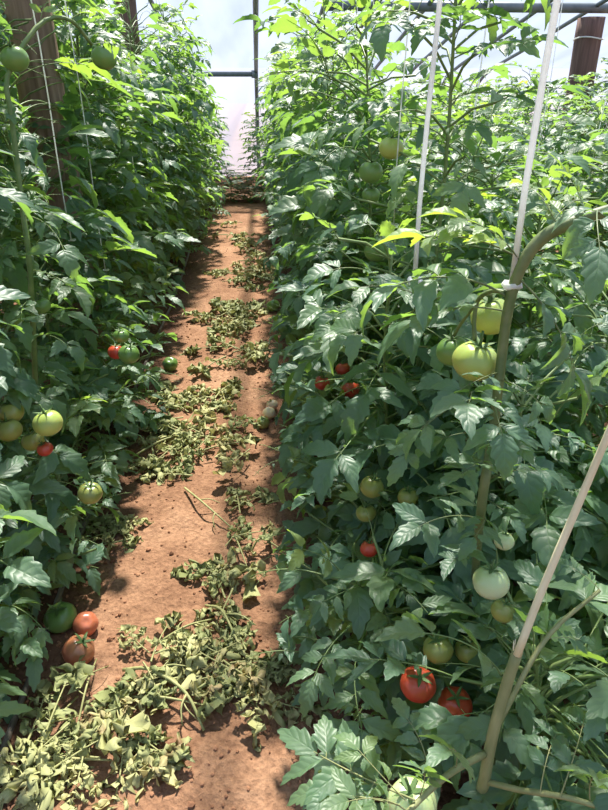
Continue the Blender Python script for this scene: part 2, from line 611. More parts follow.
p1 = post(-0.90, 3.0, 2.58, 0.165, WOOD, 'thick brown timber post in the left row, nearest the camera')
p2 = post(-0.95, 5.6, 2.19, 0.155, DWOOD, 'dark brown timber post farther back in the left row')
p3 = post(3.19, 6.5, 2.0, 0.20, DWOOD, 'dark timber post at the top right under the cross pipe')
for p_, zz in ((p2, 2.03), (p3, 1.83)):
    g = MB()
    s = 0.083 if p_ is p2 else 0.107
    g.tube([(s * math.cos(a) * 1.25, s * math.sin(a) * 1.25, zz + 0.01 * math.sin(a * 2)) for a in np.linspace(0, 2 * math.pi, 24)], 0.006, 6, False)
    tag(g.build('wire_tie', TWINE, p_), 'pale wire wound round the post')

# drip hoses
for x, lab in ((HOSE_L, 'grey drip hose along the left edge of the path'), (HOSE_R, 'grey drip hose along the foot of the right row')):
    g = MB()
    pts = []
    for i in range(60):
        y = 0.3 + 9.3 * i / 59
        xx = x + 0.012 * math.sin(y * 1.7)
        pts.append((xx, y, ground_h(xx, y) + 0.010))
    g.tube(pts, 0.0085, 8)
    tag(g.build('drip_hose', HOSE), lab, 'hose')

# ------------------------------------------------------------------ leaves


def leaflet(L, W, rg, n=13, fold=0.35, droop=0.9, rough=0.0):
    """one toothed, lobed leaflet along +Y from the origin; returns verts, faces, uv"""
    cols = (-1.0, -0.55, 0.0, 0.55, 1.0)
    lob = rg.uniform(0.10, 0.26)
    ph = rg.uniform(0, 1)
    curl = droop * rg.uniform(0.5, 1.4)
    tw = rg.uniform(-0.5, 0.5)
    side = rg.uniform(-0.25, 0.25)
    fo = fold * rg.uniform(0.4, 1.5)
    v, uv = [], []
    for i in range(n):
        t = i / (n - 1)
        base = (math.sin(math.pi * min(1, t ** 0.72)) ** 0.85) * (1.0 - 0.25 * t) if 0 < t < 1 else 0.0
        base = max(base, 0.04 if i == 0 else 0.0)
        for c in cols:
            a = abs(c)
            s = 1.0 if c > 0 else 0.93
            saw = ((t * 4.2 + ph + (0.2 if c > 0 else 0)) % 1.0)
            wd = W * base * s * (1 + (lob * (saw - 0.55) * 2 if a == 1.0 else 0))
            x = c * wd
            y = L * (t + (0.055 * (saw - 0.3) * a if 0 < t < 1 else 0)) + (-0.06 * L * a * (1 - t) ** 6)
            z = fo * abs(x) - 1.1 * fo * max(0, a - 0.5) * wd
            z += 0.012 * L * math.sin(t * 13 + c * 2.2 + ph * 6) * (a > 0)
            # bend along the length and twist
            ang = -curl * t * 1.1
            yy = y * math.cos(ang * 0.5)
            zz = z + y * math.sin(ang * 0.5)
            xx = x * math.cos(tw * t) + side * y * t
            zz += x * math.sin(tw * t)
            if rough:
                q = noise.noise_vector(Vector((xx * 12, yy * 12, ph * 50))) * rough * L
                xx, yy, zz = xx + q.x, yy + q.y, zz + q.z
            v.append((xx, yy, zz))
            uv.append((c * 1.0, t))
    f = []
    m = len(cols)
    for i in range(n - 1):
        for k in range(m - 1):
            f.append((i * m + k, i * m + k + 1, (i + 1) * m + k + 1, (i + 1) * m + k))
    return np.array(v), f, np.array(uv)


def frame(t, up=(0, 0, 1)):
    t = np.asarray(t, float)
    t = t / (np.linalg.norm(t) + 1e-9)
    s = np.cross(t, up)
    if np.linalg.norm(s) < 1e-3:
        s = np.array([1.0, 0, 0])
    s /= np.linalg.norm(s)
    return s, t, np.cross(s, t)


def compound(seed, e0=0.6, e1=-0.7, pairs=3, rough=0.0, droop=0.9, side=1.0, wf=1.0, fold=0.5):
    """pinnate tomato leaf, unit length rachis along +Y: list of (verts, faces, uv) blades and the rachis points"""
    rg = random.Random(seed)
    n = 12
    pts = [np.zeros(3)]
    yaw = 0.0
    bend = rg.uniform(-0.5, 0.5)
    for i in range(n):
        u = (i + 0.5) / n
        e = e0 + (e1 - e0) * u
        yaw = bend * u
        pts.append(pts[-1] + np.array([math.sin(yaw) * math.cos(e), math.cos(yaw) * math.cos(e), math.sin(e)]) / n)
    pts = np.array(pts)
    tan = np.gradient(pts, axis=0)
    blades = []

    def put(u, ang, L, W, roll):
        k = u * n
        i = min(int(k), n - 1)
        p = pts[i] + (pts[i + 1] - pts[i]) * (k - i)
        s, t, nn = frame(tan[min(i, n)])
        d = math.cos(ang) * t + math.sin(ang) * s * side
        d = d + nn * rg.uniform(-0.15, 0.25)
        s2, t2, n2 = frame(d, nn)
        s3 = s2 * math.cos(roll) + n2 * math.sin(roll)
        n3 = np.cross(s3, t2)
        v, f, uv = leaflet(L, W * wf, rg, rough=rough, droop=droop, fold=fold)
        st = 0.05 if abs(ang) > 0.2 else 0.0
        v = p + t2 * st + v[:, :1] * s3 + v[:, 1:2] * t2 + v[:, 2:] * n3
        blades.append((v, f, uv))
        return p, p + t2 * (st + 0.01)

    stalks = []
    for j in range(pairs):
        u = 0.34 + (0.52 / max(1, pairs - 1)) * j if pairs > 1 else 0.55
        sc = (0.34, 0.40, 0.37)[j % 3] * rg.uniform(0.85, 1.15)
        for sg in (-1, 1):
            stalks.append(put(min(0.95, u + rg.uniform(-0.03, 0.03)), sg * rg.uniform(0.85, 1.2), sc * rg.uniform(0.85, 1.1), sc * rg.uniform(0.27, 0.36), rg.uniform(-0.45, 0.45)))
        if j < pairs - 1:
            for sg in (-1, 1):
                put(u + 0.12, sg * 1.25, 0.11, 0.04, 0)
    put(0.98, rg.uniform(-0.12, 0.12), 0.48 * rg.uniform(0.9, 1.15), 0.17 * rg.uniform(0.9, 1.2), rg.uniform(-0.2, 0.2))
    return blades, pts, stalks


VARS = [compound(100 + i, e0=0.60 - 0.12 * (i % 4), e1=-0.15 - 0.14 * (i % 5), pairs=2 + (i % 3 != 0), droop=0.35 + 0.22 * (i % 5), wf=0.86, fold=0.55 + 0.15 * (i % 3)) for i in range(14)]
YOUNG = [compound(300 + i, e0=1.0, e1=0.1 - 0.2 * i, pairs=2, droop=0.5) for i in range(4)]
WVARS = [compound(500 + i, e0=0.12, e1=-0.10, pairs=2 + i % 2, rough=0.5, droop=0.2 + 0.3 * (i % 4), wf=0.62, fold=1.1) for i in range(12)]


def put_leaf(mb, sb, var, P, phi, s, tilt, tint, ok=None, roll=0.0):
    """bake one compound leaf into the blade mesh and the stalk mesh"""
    blades, pts, stalks = var
    c, sn = math.cos(phi), math.sin(phi)
    ct, st = math.cos(tilt), math.sin(tilt)
    cr_, sr = math.cos(roll), math.sin(roll)
    M = np.array([[c, -sn, 0], [sn, c, 0], [0, 0, 1]]) @ np.array([[1, 0, 0], [0, ct, -st], [0, st, ct]]) @ np.array([[cr_, 0, sr], [0, 1, 0], [-sr, 0, cr_]])
    put_M(mb, sb, var, P, M * s, tint, ok)


def put_M(mb, sb, var, P, M, tint, ok=None, thick=1.0, rib=False):
    blades, pts, stalks = var
    kept = 0
    for (v, f, uv) in blades:
        q = v @ M.T + P
        if ok is not None and not ok(q):
            continue
        kept += 1
        mb.add(q, f, uv, min(1.0, max(0.0, tint + rnd.uniform(-0.08, 0.08))))
    if kept == 0:
        return
    q = pts @ M.T + P
    sc = np.linalg.norm(M[:, 1]) * thick
    sb.tube(q, np.linspace(0.0105, 0.004, len(q)) * sc, 5, False)
    if rib:   # the blades hang together on the midrib inside the stalk
        mb.tube(q, np.linspace(0.006, 0.002, len(q)) * sc, 4, False, tint)
        for a, b in stalks:
            mb.tube(np.array([a, b + (b - a) * 0.6]) @ M.T + P, 0.003 * sc, 4, False, tint)
    for a, b in stalks:
        sb.tube(np.array([a, b]) @ M.T + P, 0.004 * sc, 4, False)


# ------------------------------------------------------------------ tomatoes the foliage must leave in view
# pixel x, y, radius in px, distance ahead (None: lies on the ground), colour, label
TOMS = [
    (475, 361, 22.5, 1.06, 'pale green', 'largest pale green tomato hanging below the arching stem at right'),
    (491, 316, 20.5, 1.12, 'pale green', 'pale green tomato right above the largest one on the arching stem'),
    (453, 351, 17, 1.16, 'green', 'shaded green tomato tucked left behind the largest pale green one'),
    (391, 148, 12.5, 1.70, 'pale green', 'light green tomato high on the right row, top of its cluster'),
    (371, 172, 12, 1.76, 'green', 'shaded green tomato just below left of the light green one high up'),
    (371, 195, 9, 1.80, 'green', 'small dark green tomato lowest in the high cluster of the right row'),
    (376, 251, 12, 1.85, 'green', 'dark green tomato deep in the right row beneath the high cluster'),
    (322, 383, 8, 1.95, 'red', 'leftmost small red tomato showing beside the path edge of the right row'),
    (343, 369, 7.5, 2.02, 'red', 'topmost red tomato of the three half hidden in the right row'),
    (350, 389, 10, 1.93, 'red', 'rightmost red tomato of the three half hidden in the right row'),
    (369, 549, 9, 1.42, 'red', 'red tomato peeping out beneath leaves midway down the right row'),
    (491, 582, 18, 1.06, 'whitish green', 'whitish green tomato alone among leaves left of the dry stalk'),
    (504, 541, 10, 1.16, 'whitish green', 'small whitish tomato just above the whitish green one'),
    (503, 611, 12, 1.14, 'yellow green', 'yellowish tomato just below the whitish green one'),
    (372, 487, 12, 1.52, 'yellow green', 'yellow green tomato half hidden in the middle of the right row'),
    (408, 497, 10.5, 1.50, 'yellow green', 'small yellow green tomato right of a similar half hidden one'),
    (366, 513, 10, 1.55, 'yellow green', 'lower yellow green tomato below the half hidden one'),
    (418, 684, 18, 1.20, 'red', 'bright red tomato low in the right row, left of its pair'),
    (455, 704, 17, 1.22, 'red', 'bright red tomato right of and below the other low red one'),
    (438, 649, 15, 1.23, 'yellow green', 'yellow green tomato just above the low red pair'),
    (468, 650, 13, 1.25, 'yellow green', 'yellow green tomato right of another above the low red pair'),
    (412, 804, 25, 1.05, 'whitish green', 'whitish green tomato cut by the bottom edge of the photo'),
    (15, 59, 13.5, 1.62, 'green', 'green tomato hanging before the thick timber post at top left'),
    (104, 58, 12.5, 1.95, 'green', 'green tomato hanging right of the thick timber post'),
    (11, 412, 12.5, 1.60, 'yellow green', 'yellow green tomato at the left edge, upper of a close pair'),
    (9, 430, 12.5, 1.58, 'yellow green', 'yellow green tomato at the left edge, lower of a close pair'),
    (48, 423, 14.5, 1.55, 'pale green', 'round green tomato above the small red one in the left row'),
    (45, 449, 8, 1.57, 'red', 'small red tomato below the round green one in the left row'),
    (33, 441, 11, 1.62, 'yellow green', 'yellow green tomato half behind the small red one, left row'),
    (90, 493, 12, 1.66, 'yellow green', 'yellowish tomato low at the path edge of the left row'),
    (116, 352, 8, 2.05, 'red', 'red tomato beside a green one, farther down the left row'),
    (129, 354, 10.5, 2.02, 'green', 'green tomato touching a red one, farther down the left row'),
    (121, 336, 8, 2.10, 'green', 'small green tomato above the red and green pair, left row'),
    (14, 318, 10, 1.75, 'green', 'dark green tomato in the shade at the left edge'),
    (41, 306, 9.5, 1.85, 'green', 'dull green tomato right of and above another in left shade'),
    (60, 615, 15.5, None, 'green', 'green tomato lying on the soil behind two red ones'),
    (85, 621, 12, None, 'pinkish red', 'smaller pinkish red tomato lying between a green and a larger red one'),
    (78, 648, 15.5, None, 'dull red', 'larger dull red tomato lying nearest the camera on the path edge'),
    (170, 362, 7.5, None, 'green', 'green tomato lying alone at the left path edge'),
    (272, 402, 6, None, 'pale pink', 'pale pinkish tomato lying on the path, farthest of three'),
    (269, 411, 6.5, None, 'pale pink', 'pale pinkish tomato lying on the path, middle of three'),
    (263, 421, 6.5, None, 'yellow green', 'yellow green tomato lying on the path, nearest of three'),
    (273, 305, 6.5, None, 'green', 'green tomato lying at the right path edge under leaves'),
]
HANG = [(x, y, r, z) for x, y, r, z, c, l in TOMS if z]
# other things that show clear of leaves: sampled points (px, py, clear radius px, zc)
CLEAR = [(x, y, r * (0.9 if (y < 400 and x > 440) or y < 240 else 0.55), z) for x, y, r, z in HANG]
CLEAR += [(t[0], t[1], t[2] * 1.2, float((on_ground(t[0], t[1], 0.03) - CAM) @ FWD)) for t in TOMS if t[3] is None]
STALK = smooth_path([at(484, 782, 1.00), at(492, 738, 0.98), at(505, 690, 0.96), at(518, 650, 0.94)], 10)
CANE = smooth_path([at(517, 655, 0.935), at(542, 590, 0.90), at(578, 505, 0.85), at(612, 425, 0.80), at(640, 360, 0.77)], 12)
HERO = smooth_path([on_ground(470, 640), at(480, 520, 1.10), at(492, 440, 1.06), at(500, 372, 1.03), at(508, 310, 1.0), at(522, 265, 0.97), at(545, 236, 0.95), at(580, 220, 0.93), at(625, 205, 0.92)], 40)
for P in list(STALK) + list(CANE):
    a, b, c = project(P)
    CLEAR.append((a, b, 9, c))
for P in HERO:
    a, b, c = project(P)
    if b > 420:
        continue
    CLEAR.append((a, b, 10, c))
for i in range(12):
    CLEAR.append((443 - 28 * i / 11, 280 * i / 11, 5, 1.30))
    CLEAR.append((562 - 47 * i / 11, 270 * i / 11, 6, 0.99))
for y in range(0, 200, 9):
    CLEAR.append((27 + 0.17 * y, y, 22 - 0.09 * y, 2.5))
for y in range(0, 46, 6):
    CLEAR.append((136, y, 10, 4.6))
CL = np.array(CLEAR)


def near_ok(q):
    """keep leaves clear of the camera, of the path and of the fruit the photograph shows"""
    c = q.mean(axis=0)
    if np.linalg.norm(c - CAM) < 0.52:
        return False
    px, py, zc = project(q)
    if (zc < 0.35).any():
        return False
    y = c[1]
    lo = -0.60 + 0.12 * max(0, min(1, (y - 2) / 3)) if c[0] < -0.2 else None
    if c[0] < -0.25:
        if q[:, 0].max() > -0.50 + min(0.14, 0.05 * max(0, y - 1.5)) + 0.1 * min(1, c[2]):
            return False
    elif q[:, 0].min() < -0.01 + min(0.06, 0.015 * y) and c[2] < 1.6:
        return False
    cx, cy, cz = px.mean(), py.mean(), zc.mean()
    rr = 0.5 * max(np.ptp(px), np.ptp(py))
    d = np.hypot(CL[:, 0] - cx, CL[:, 1] - cy)
    m = (d < CL[:, 2] + rr) & (CL[:, 3] + 0.02 > cz)
    if m.any():
        for k in np.nonzero(m)[0]:
            if (np.hypot(px - CL[k, 0], py - CL[k, 1]) < CL[k, 2]).any():
                return False
    return True


def build_plant(seed, h, nleaf, spread, ok=None, origin=None, stem_r=0.0075, lean=0.05, low=0.06, bushy=False):
    """returns (stem mesh builder, foliage builder, stalk builder) in local or world-checked coordinates"""
    rg = random.Random(seed)
    o = np.array(origin if origin is not None else (0, 0, 0), float)
    k = 10
    ax, ay = rg.uniform(-lean, lean), rg.uniform(-lean, lean)
    p1, p2 = rg.uniform(0, 6), rg.uniform(0, 6)
    pts = np.array([(ax * (i / k) + 0.025 * math.sin(p1 + 5 * i / k), ay * (i / k) + 0.025 * math.sin(p2 + 6 * i / k), -0.03 + (h + 0.03) * i / k) for i in range(k + 1)])
    pts[:, :2] -= pts[0, :2]
    stem, fol, stk = MB(), MB(), MB()
    stem.tube(pts, np.linspace(stem_r, stem_r * 0.45, k + 1), 7)
    okl = (lambda q: ok(q + o)) if ok else None
    phi = rg.uniform(0, 6.28)
    for i in range(nleaf):
        u = i / (nleaf - 1)
        z = low + (h - low) * (u ** (1.25 if bushy else 0.95))
        kk = min(k - 1e-6, max(0, (z + 0.03) / (h + 0.03) * k))
        j = int(kk)
        P = pts[j] + (pts[j + 1] - pts[j]) * (kk - j)
        phi += 2.4 + rg.uniform(-0.5, 0.5)
        top = max(0.0, (u - 0.86) / 0.14)
        s = spread * rg.uniform(0.75, 1.2) * (1 - 0.45 * top)
        if u < 0.15:
            s *= 0.8
        tint = rg.uniform(0.05, 0.62) + 0.28 * top + (0.25 if rg.random() < 0.08 else 0)
        var = YOUNG[rg.randrange(len(YOUNG))] if top > 0.3 and rg.random() < 0.6 else VARS[rg.randrange(len(VARS))]
        # some leaves sit on short side shoots, off the main stem
        off = np.zeros(3)
        if rg.random() < 0.45:
            rad = rg.uniform(0.05, 0.26 if bushy and u < 0.7 else 0.16)
            off = np.array((-math.sin(phi) * rad, math.cos(phi) * rad, rg.uniform(0.0, 0.08)))
            stk.tube([P - (0, 0, 0.03), P + off * 0.5, P + off], 0.0035, 5, False)
        put_leaf(fol, stk, var, P + off, phi + rg.uniform(-0.5, 0.5), s, rg.uniform(-0.30, 0.32) + 0.3 * top, tint, okl, rg.uniform(-0.35, 0.35))
    return stem, fol, stk


ORD = ['first', 'second', 'third', 'fourth', 'fifth', 'sixth', 'seventh', 'eighth', 'ninth', 'tenth', 'eleventh', 'twelfth', 'thirteenth',
       'fourteenth', 'fifteenth', 'sixteenth', 'seventeenth', 'eighteenth', 'nineteenth', 'twentieth', 'twenty-first', 'twenty-second', 'twenty-third', 'twenty-fourth']
PROTO = []
for i in range(7):
    st, fo, sk = build_plant(900 + i, 1.0 * 1.7, 105, 0.215)
    PROTO.append((st.mesh('main_stem', STEM), fo.mesh('foliage', LEAF), sk.mesh('leaf_stalks', STEM)))


def plant_object(stem, fol, stk, loc, rz, sc, label, group):
    r = empty('tomato_plant', loc)
    r.rotation_euler.z = rz
    r.scale = sc
    tag(r, label, 'plant', group)
    for nm, me in (('main_stem', stem), ('foliage', fol), ('leaf_stalks', stk)):
        link(nm, me, r)
    return r


# rows: x, first y, last y, spacing, height, unique up to y, words, group
ROWS = [
    (-0.86, 1.15, 9.3, 0.40, 1.86, 5.6, 'tomato plant of the row along the left path edge', 'plants of the row along the left path edge'),
    (-1.38, 2.3, 9.2, 0.46, 1.80, 0.0, 'tomato plant of the row behind the left path-edge row', 'plants of the second row on the left'),
    (-2.2, 4.6, 9.2, 0.6, 1.70, 0.0, 'tomato plant of the farthest row on the left', 'plants of the third row on the left'),
    (0.41, 1.42, 9.3, 0.40, 1.60, 4.0, 'tomato plant of the row along the right path edge', 'plants of the row along the right path edge'),
    (0.92, 0.98, 9.2, 0.42, 1.18, 3.0, 'tomato plant of the row behind the right path-edge row', 'plants of the second row on the right'),
    (1.90, 2.2, 9.2, 0.46, 1.28, 0.0, 'tomato plant of the third row right of the path', 'plants of the third row on the right'),
    (2.42, 3.3, 9.1, 0.55, 1.32, 0.0, 'tomato plant of the fourth row right of the path', 'plants of the fourth row on the right'),
    (3.35, 4.6, 9.1, 0.55, 1.45, 0.0, 'tomato plant of the farthest row on the right', 'plants of the fifth row on the right'),
]
STRINGS = []
seed = 40
for (x, y0, y1, dy, h, uq, words, grp) in ROWS:
    y, k = y0, 0
    while y <= y1:
        seed += 1
        rg = random.Random(seed)
        px_, py_ = x + rg.uniform(-0.05, 0.05), y + rg.uniform(-0.06, 0.06)
        if x == -0.86:
            px_ += 0.17 * max(0.0, min(1.0, (y - 3.5) / 4))
        hh = min(h * rg.uniform(0.92, 1.08), roof_z(py_) - 0.27 - 0.10 * rg.random())
        if y > 8.6:
            hh *= 0.85
        z0 = ground_h(px_, py_)
        lab = f'{ORD[k]} {words}'
        if y <= uq:
            if x == 0.41:
                hh = (1.05, 1.9, 1.58, 1.5)[k] if k < 4 else hh
            if x == 0.92 and k < 3:
                hh = (0.75, 0.95, 1.1)[k]
            st, fo, sk = build_plant(seed, hh, int(70 + 36 * hh), 0.16 if hh == 1.9 else 0.225, near_ok, (px_, py_, z0), bushy=x > 0)
            plant_object(st.mesh('main_stem', STEM), fo.mesh('foliage', LEAF), sk.mesh('leaf_stalks', STEM), (px_, py_, z0), 0, (1, 1, 1), lab, grp)
        else:
            me = PROTO[rg.randrange(len(PROTO))]
            s = rg.uniform(0.92, 1.05)
            plant_object(*me, (px_, py_, z0), rg.uniform(0, 6.28), (s, s, hh / 1.7), lab, grp)
        STRINGS.append((px_, py_, hh, x, k, words))
        y += dy
        k += 1

for (x, y, h, w_, lab) in [
        (0.06, 9.35, 1.05, 0.85, 'tomato plant at the foot of the upright rod, closing the path end'),
        (-0.10, 9.15, 0.36, 0.85, 'low tomato plant in the middle of the path end'),
        (-0.38, 9.20, 0.46, 0.9, 'low tomato plant at the left side of the path end'),
        (0.24, 9.05, 0.85, 0.8, 'tomato plant at the right side of the path end')]:
    plant_object(*PROTO[2 if h > 1 else 4], (x, y, ground_h(x, y)), h * 3, (w_, w_, h / 1.7), lab, 'plants at the far end of the path')

for k, (x, y, h, lab) in enumerate([
        (0.30, 1.02, 0.42, 'low bushy tomato plant at the hem of the right row, nearest the camera'),
        (0.27, 1.34, 0.46, 'low bushy tomato plant at the hem of the right row, second from the camera'),
        (0.26, 1.70, 0.50, 'low bushy tomato plant at the hem of the right row, third from the camera'),
        (0.26, 2.10, 0.55, 'low bushy tomato plant at the hem of the right row, fourth from the camera'),
        (0.28, 2.60, 0.55, 'low bushy tomato plant at the hem of the right row, fifth from the camera'),
        (-0.80, 1.17, 0.30, 'short tomato plant at the bottom left edge beside the big wilted heap'),
        (-0.74, 1.52, 0.40, 'low bushy tomato plant at the hem of the left row, nearest the camera'),
        (-0.70, 2.02, 0.45, 'low bushy tomato plant at the hem of the left row, second from the camera'),
        (-0.70, 2.55, 0.50, 'low bushy tomato plant at the hem of the left row, third from the camera')]):
    z0 = ground_h(x, y)
    st, fo, sk = build_plant(7000 + k, h, 55, 0.18, near_ok, (x, y, z0), bushy=True, stem_r=0.005)
    plant_object(st.mesh('main_stem', STEM), fo.mesh('foliage', LEAF), sk.mesh('leaf_stalks', STEM), (x, y, z0), 0, (1, 1, 1), lab, 'low plants at the row hems')

# ------------------------------------------------------------------ the near plant with the arching stem
hero = empty('tomato_plant', HERO[0])
tag(hero, 'tomato plant with thick arching stem carrying three pale green fruit', 'plant', 'plants of the row along the right path edge')
O = HERO[0]


def child(mb, name, mat, parent=hero, org=None, label=None):
    o = mb.build(name, mat, parent)
    if label:
        o['label'] = label
    return o


g = MB()
g.tube(HERO - O, np.interp(np.arange(len(HERO)), [0, 18, 30, 39], [0.0085, 0.0085, 0.0108, 0.0085]), 10)
child(g, 'main_stem', HEROSTEM)
g = MB()
tr = smooth_path([at(507, 293, 1.0), at(492, 291, 1.02), at(478, 300, 1.05), at(474, 322, 1.06), at(475, 341, 1.06)], 14)
g.tube(tr - O, 0.004, 7)
g.tube(smooth_path([tr[5], at(490, 294, 1.1), at(491, 299, 1.115)], 6) - O, 0.0035, 6)
g.tube(smooth_path([tr[7], at(460, 325, 1.13), at(454, 336, 1.15)], 6) - O, 0.0035, 6)
child(g, 'fruit_stalk', HEROSTEM)


def leaf_between(mb, sb, A, B, var, tint, roll=0.0, up=(0, 0, 1), org=(0, 0, 0)):
    """compound leaf whose rachis runs from A to B"""
    blades, pts, stalks = var
    c = pts[-1]
    d = B - A
    ss = np.linalg.norm(d) / np.linalg.norm(c)
    s1, t1, n1 = frame(c, (0, 0, 1))
    s2, t2, n2 = frame(d, up)
    s2, n2 = s2 * math.cos(roll) + n2 * math.sin(roll), n2 * math.cos(roll) - s2 * math.sin(roll)
    M = (np.outer(s2, s1) + np.outer(t2, t1) + np.outer(n2, n1)) * ss
    put_M(mb, sb, var, A - np.asarray(org), M, tint, rib=True)


# leaves of that plant: base px/py/zc -> end of the leaf axis px/py/zc, variant, tint
HL = [
    ((520, 262, .97), (438, 205, 0.93), 1, .78), ((524, 262, .97), (395, 232, 0.98), 2, .85),
    ((510, 300, 1.0), (352, 290, 1.02), 4, .45), ((508, 312, 1.0), (385, 325, .98), 7, .5),
    ((585, 222, .93), (560, 160, .90), 5, .7), ((600, 214, .92), (600, 262, .78), 8, .35),
    ((560, 232, .94), (520, 175, 1.0), 3, .8), ((545, 238, .95), (585, 190, .98), 10, .82),
    ((500, 372, 1.03), (440, 400, .97), 6, .4), ((499, 380, 1.03), (555, 415, .96), 9, .4),
    ((495, 430, 1.05), (498, 455, .92), 11, .3), ((493, 440, 1.06), (425, 440, 1.0), 12, .45),
    ((488, 480, 1.08), (560, 470, 1.02), 13, .35), ((482, 520, 1.10), (400, 530, 1.03), 0, .3),
    ((515, 275, .98), (590, 400, .98), 2, .4),
    ((494, 425, 1.05), (528, 448, .94), 3, .4), ((491, 460, 1.07), (452, 478, .96), 5, .35), ((487, 500, 1.09), (520, 525, 1.0), 7, .4),
    ((480, 545, 1.12), (446, 565, 1.02), 10, .35), ((430, 302, 1.22), (338, 284, 1.18), 1, .55), ((425, 335, 1.24), (325, 340, 1.18), 9, .45),
    ((496, 398, 1.02), (505, 448, .88), 13, .35), ((470, 400, 1.02), (405, 440, .96), 3, .45), ((440, 415, 1.04), (395, 470, .98), 8, .4),
    ((470, 395, 1.03), (468, 408, .86), 6, .45), ((485, 520, 1.10), (470, 545, 1.0), 4, .4),
]


def single_leaves(specs, parent, org, stalk_mat):
    for a, b, vi, ti in specs:
        fol, stk = MB(), MB()
        A, B = at(*a), at(*b)
        leaf_between(fol, stk, A, A + 0.8 * (B - A), VARS[vi], ti, rnd.uniform(-0.25, 0.25), org=org)
        lf = fol.build('leaf', LEAF, parent)
        stk.build('leaf_stalk', stalk_mat, lf)


def low_bush(parent, org, seed, h, n, spread):
    st, fo, sk = build_plant(seed, h, n, spread, near_ok, org, bushy=True)
    fo.build('foliage', LEAF, parent)
    sk.build('leaf_stalks', STEM, parent)
    st.build('side_stem', STEM, parent)


single_leaves(HL, hero, O, HEROSTEM)
low_bush(hero, O, 5001, 0.78, 100, 0.225)

# near foreground plant at the bottom with the broken dry stalk
P0 = on_ground(478, 800)
P0[2] = ground_h(P0[0], P0[1])
fg = empty('tomato_plant', P0)
tag(fg, 'tomato plant nearest the camera with a snapped, dried main stalk', 'plant', 'plants of the row along the right path edge')
g = MB()
low = smooth_path([P0 + (0, 0, -0.03), at(478, 800, 1.12), STALK[0]], 8)
body = np.concatenate([low[:-1], STALK])
g.tube(body - P0, np.linspace(0.011, 0.0085, len(body)), 10)
child(g, 'main_stem', TANSTEM, fg, label='thick tan green lower stalk')
g = MB()
g.tube(CANE - P0, np.linspace(0.0062, 0.0045, len(CANE)), 8)
for k in range(5):   # frayed fibres at the break
    a = rnd.uniform(0, 6.28)
    g.tube([STALK[-1] - P0 + (0.006 * math.cos(a), 0.006 * math.sin(a), -0.005), STALK[-1] - P0 + (0.009 * math.cos(a), 0.007 * math.sin(a), rnd.uniform(0.008, 0.02))], [0.002, 0.0006], 5)
child(g, 'dry_stalk', DRYSTALK, fg, label='bare straw coloured upper stalk')
g = MB()
g.tube(smooth_path([at(488, 752, 0.99), at(455, 770, 0.93), at(430, 790, 0.88), at(405, 815, 0.85)], 10) - P0, np.linspace(0.006, 0.004, 10), 8)
g.tube(smooth_path([at(484, 781, 1.0), at(520, 790, 0.95), at(565, 797, 0.9), at(615, 812, 0.88)], 10) - P0, np.linspace(0.005, 0.004, 10), 8)
g.tube(smooth_path([at(496, 728, 0.98), at(545, 640, 1.0), at(600, 590, 1.0)], 10) - P0, np.linspace(0.005, 0.003, 10), 8)
child(g, 'side_shoot', TANSTEM, fg)
FL = [
    ((405, 800, .86), (345, 735, .88), 3, .75), ((400, 805, .86), (300, 790, .88), 6, .55), ((430, 790, .88), (400, 700, .95), 8, .45),
    ((415, 800, .86), (290, 740, .95), 5, .5), ((420, 795, .87), (420, 760, .80), 10, .45), ((455, 770, .93), (445, 745, .84), 12, .4),
    ((540, 793, .91), (560, 720, .98), 4, .4), ((560, 797, .90), (590, 700, .98), 9, .45), ((590, 800, .89), (600, 775, .80), 2, .5),
    ((545, 640, 1.0), (590, 640, 1.0), 11, .5), ((600, 590, 1.0), (560, 560, 1.02), 1, .6), ((405, 810, .85), (330, 800, .80), 0, .6),
]
single_leaves(FL, fg, P0, TANSTEM)
low_bush(fg, P0, 5002, 0.50, 85, 0.22)

# leaning bare stem at the far left with a green tomato on it
P2 = on_ground(40, 520)
lst = smooth_path([P2, at(32, 300, 1.75), at(22, 205, 1.70), at(12, 120, 1.64), at(8, 75, 1.62), at(40, 24, 1.66), at(70, 20, 1.72), at(92, 45, 1.8)], 24)
lp = empty('tomato_plant', P2)
tag(lp, 'tomato plant at the left edge with a bare pale stem before the timber post', 'plant', 'plants of the row along the left path edge')
g = MB()
g.tube(lst - P2, np.linspace(0.009, 0.005, 24), 8)
child(g, 'main_stem', STEM, lp)
single_leaves([((24, 215, 1.7), (75, 262, 1.62), 3, .5), ((20, 190, 1.7), (-20, 160, 1.6), 5, .4), ((25, 240, 1.7), (-5, 270, 1.6), 8, .3),
                     ((28, 270, 1.73), (90, 300, 1.68), 1, .6), ((30, 300, 1.75), (20, 330, 1.6), 7, .3), ((70, 20, 1.72), (105, 10, 1.8), 2, .7),
                     ((33, 340, 1.75), (80, 350, 1.65), 9, .4), ((92, 45, 1.8), (135, 55, 1.85), 4, .7), ((40, 24, 1.66), (55, -10, 1.7), 6, .7)], lp, P2, STEM)

# ------------------------------------------------------------------ tomatoes


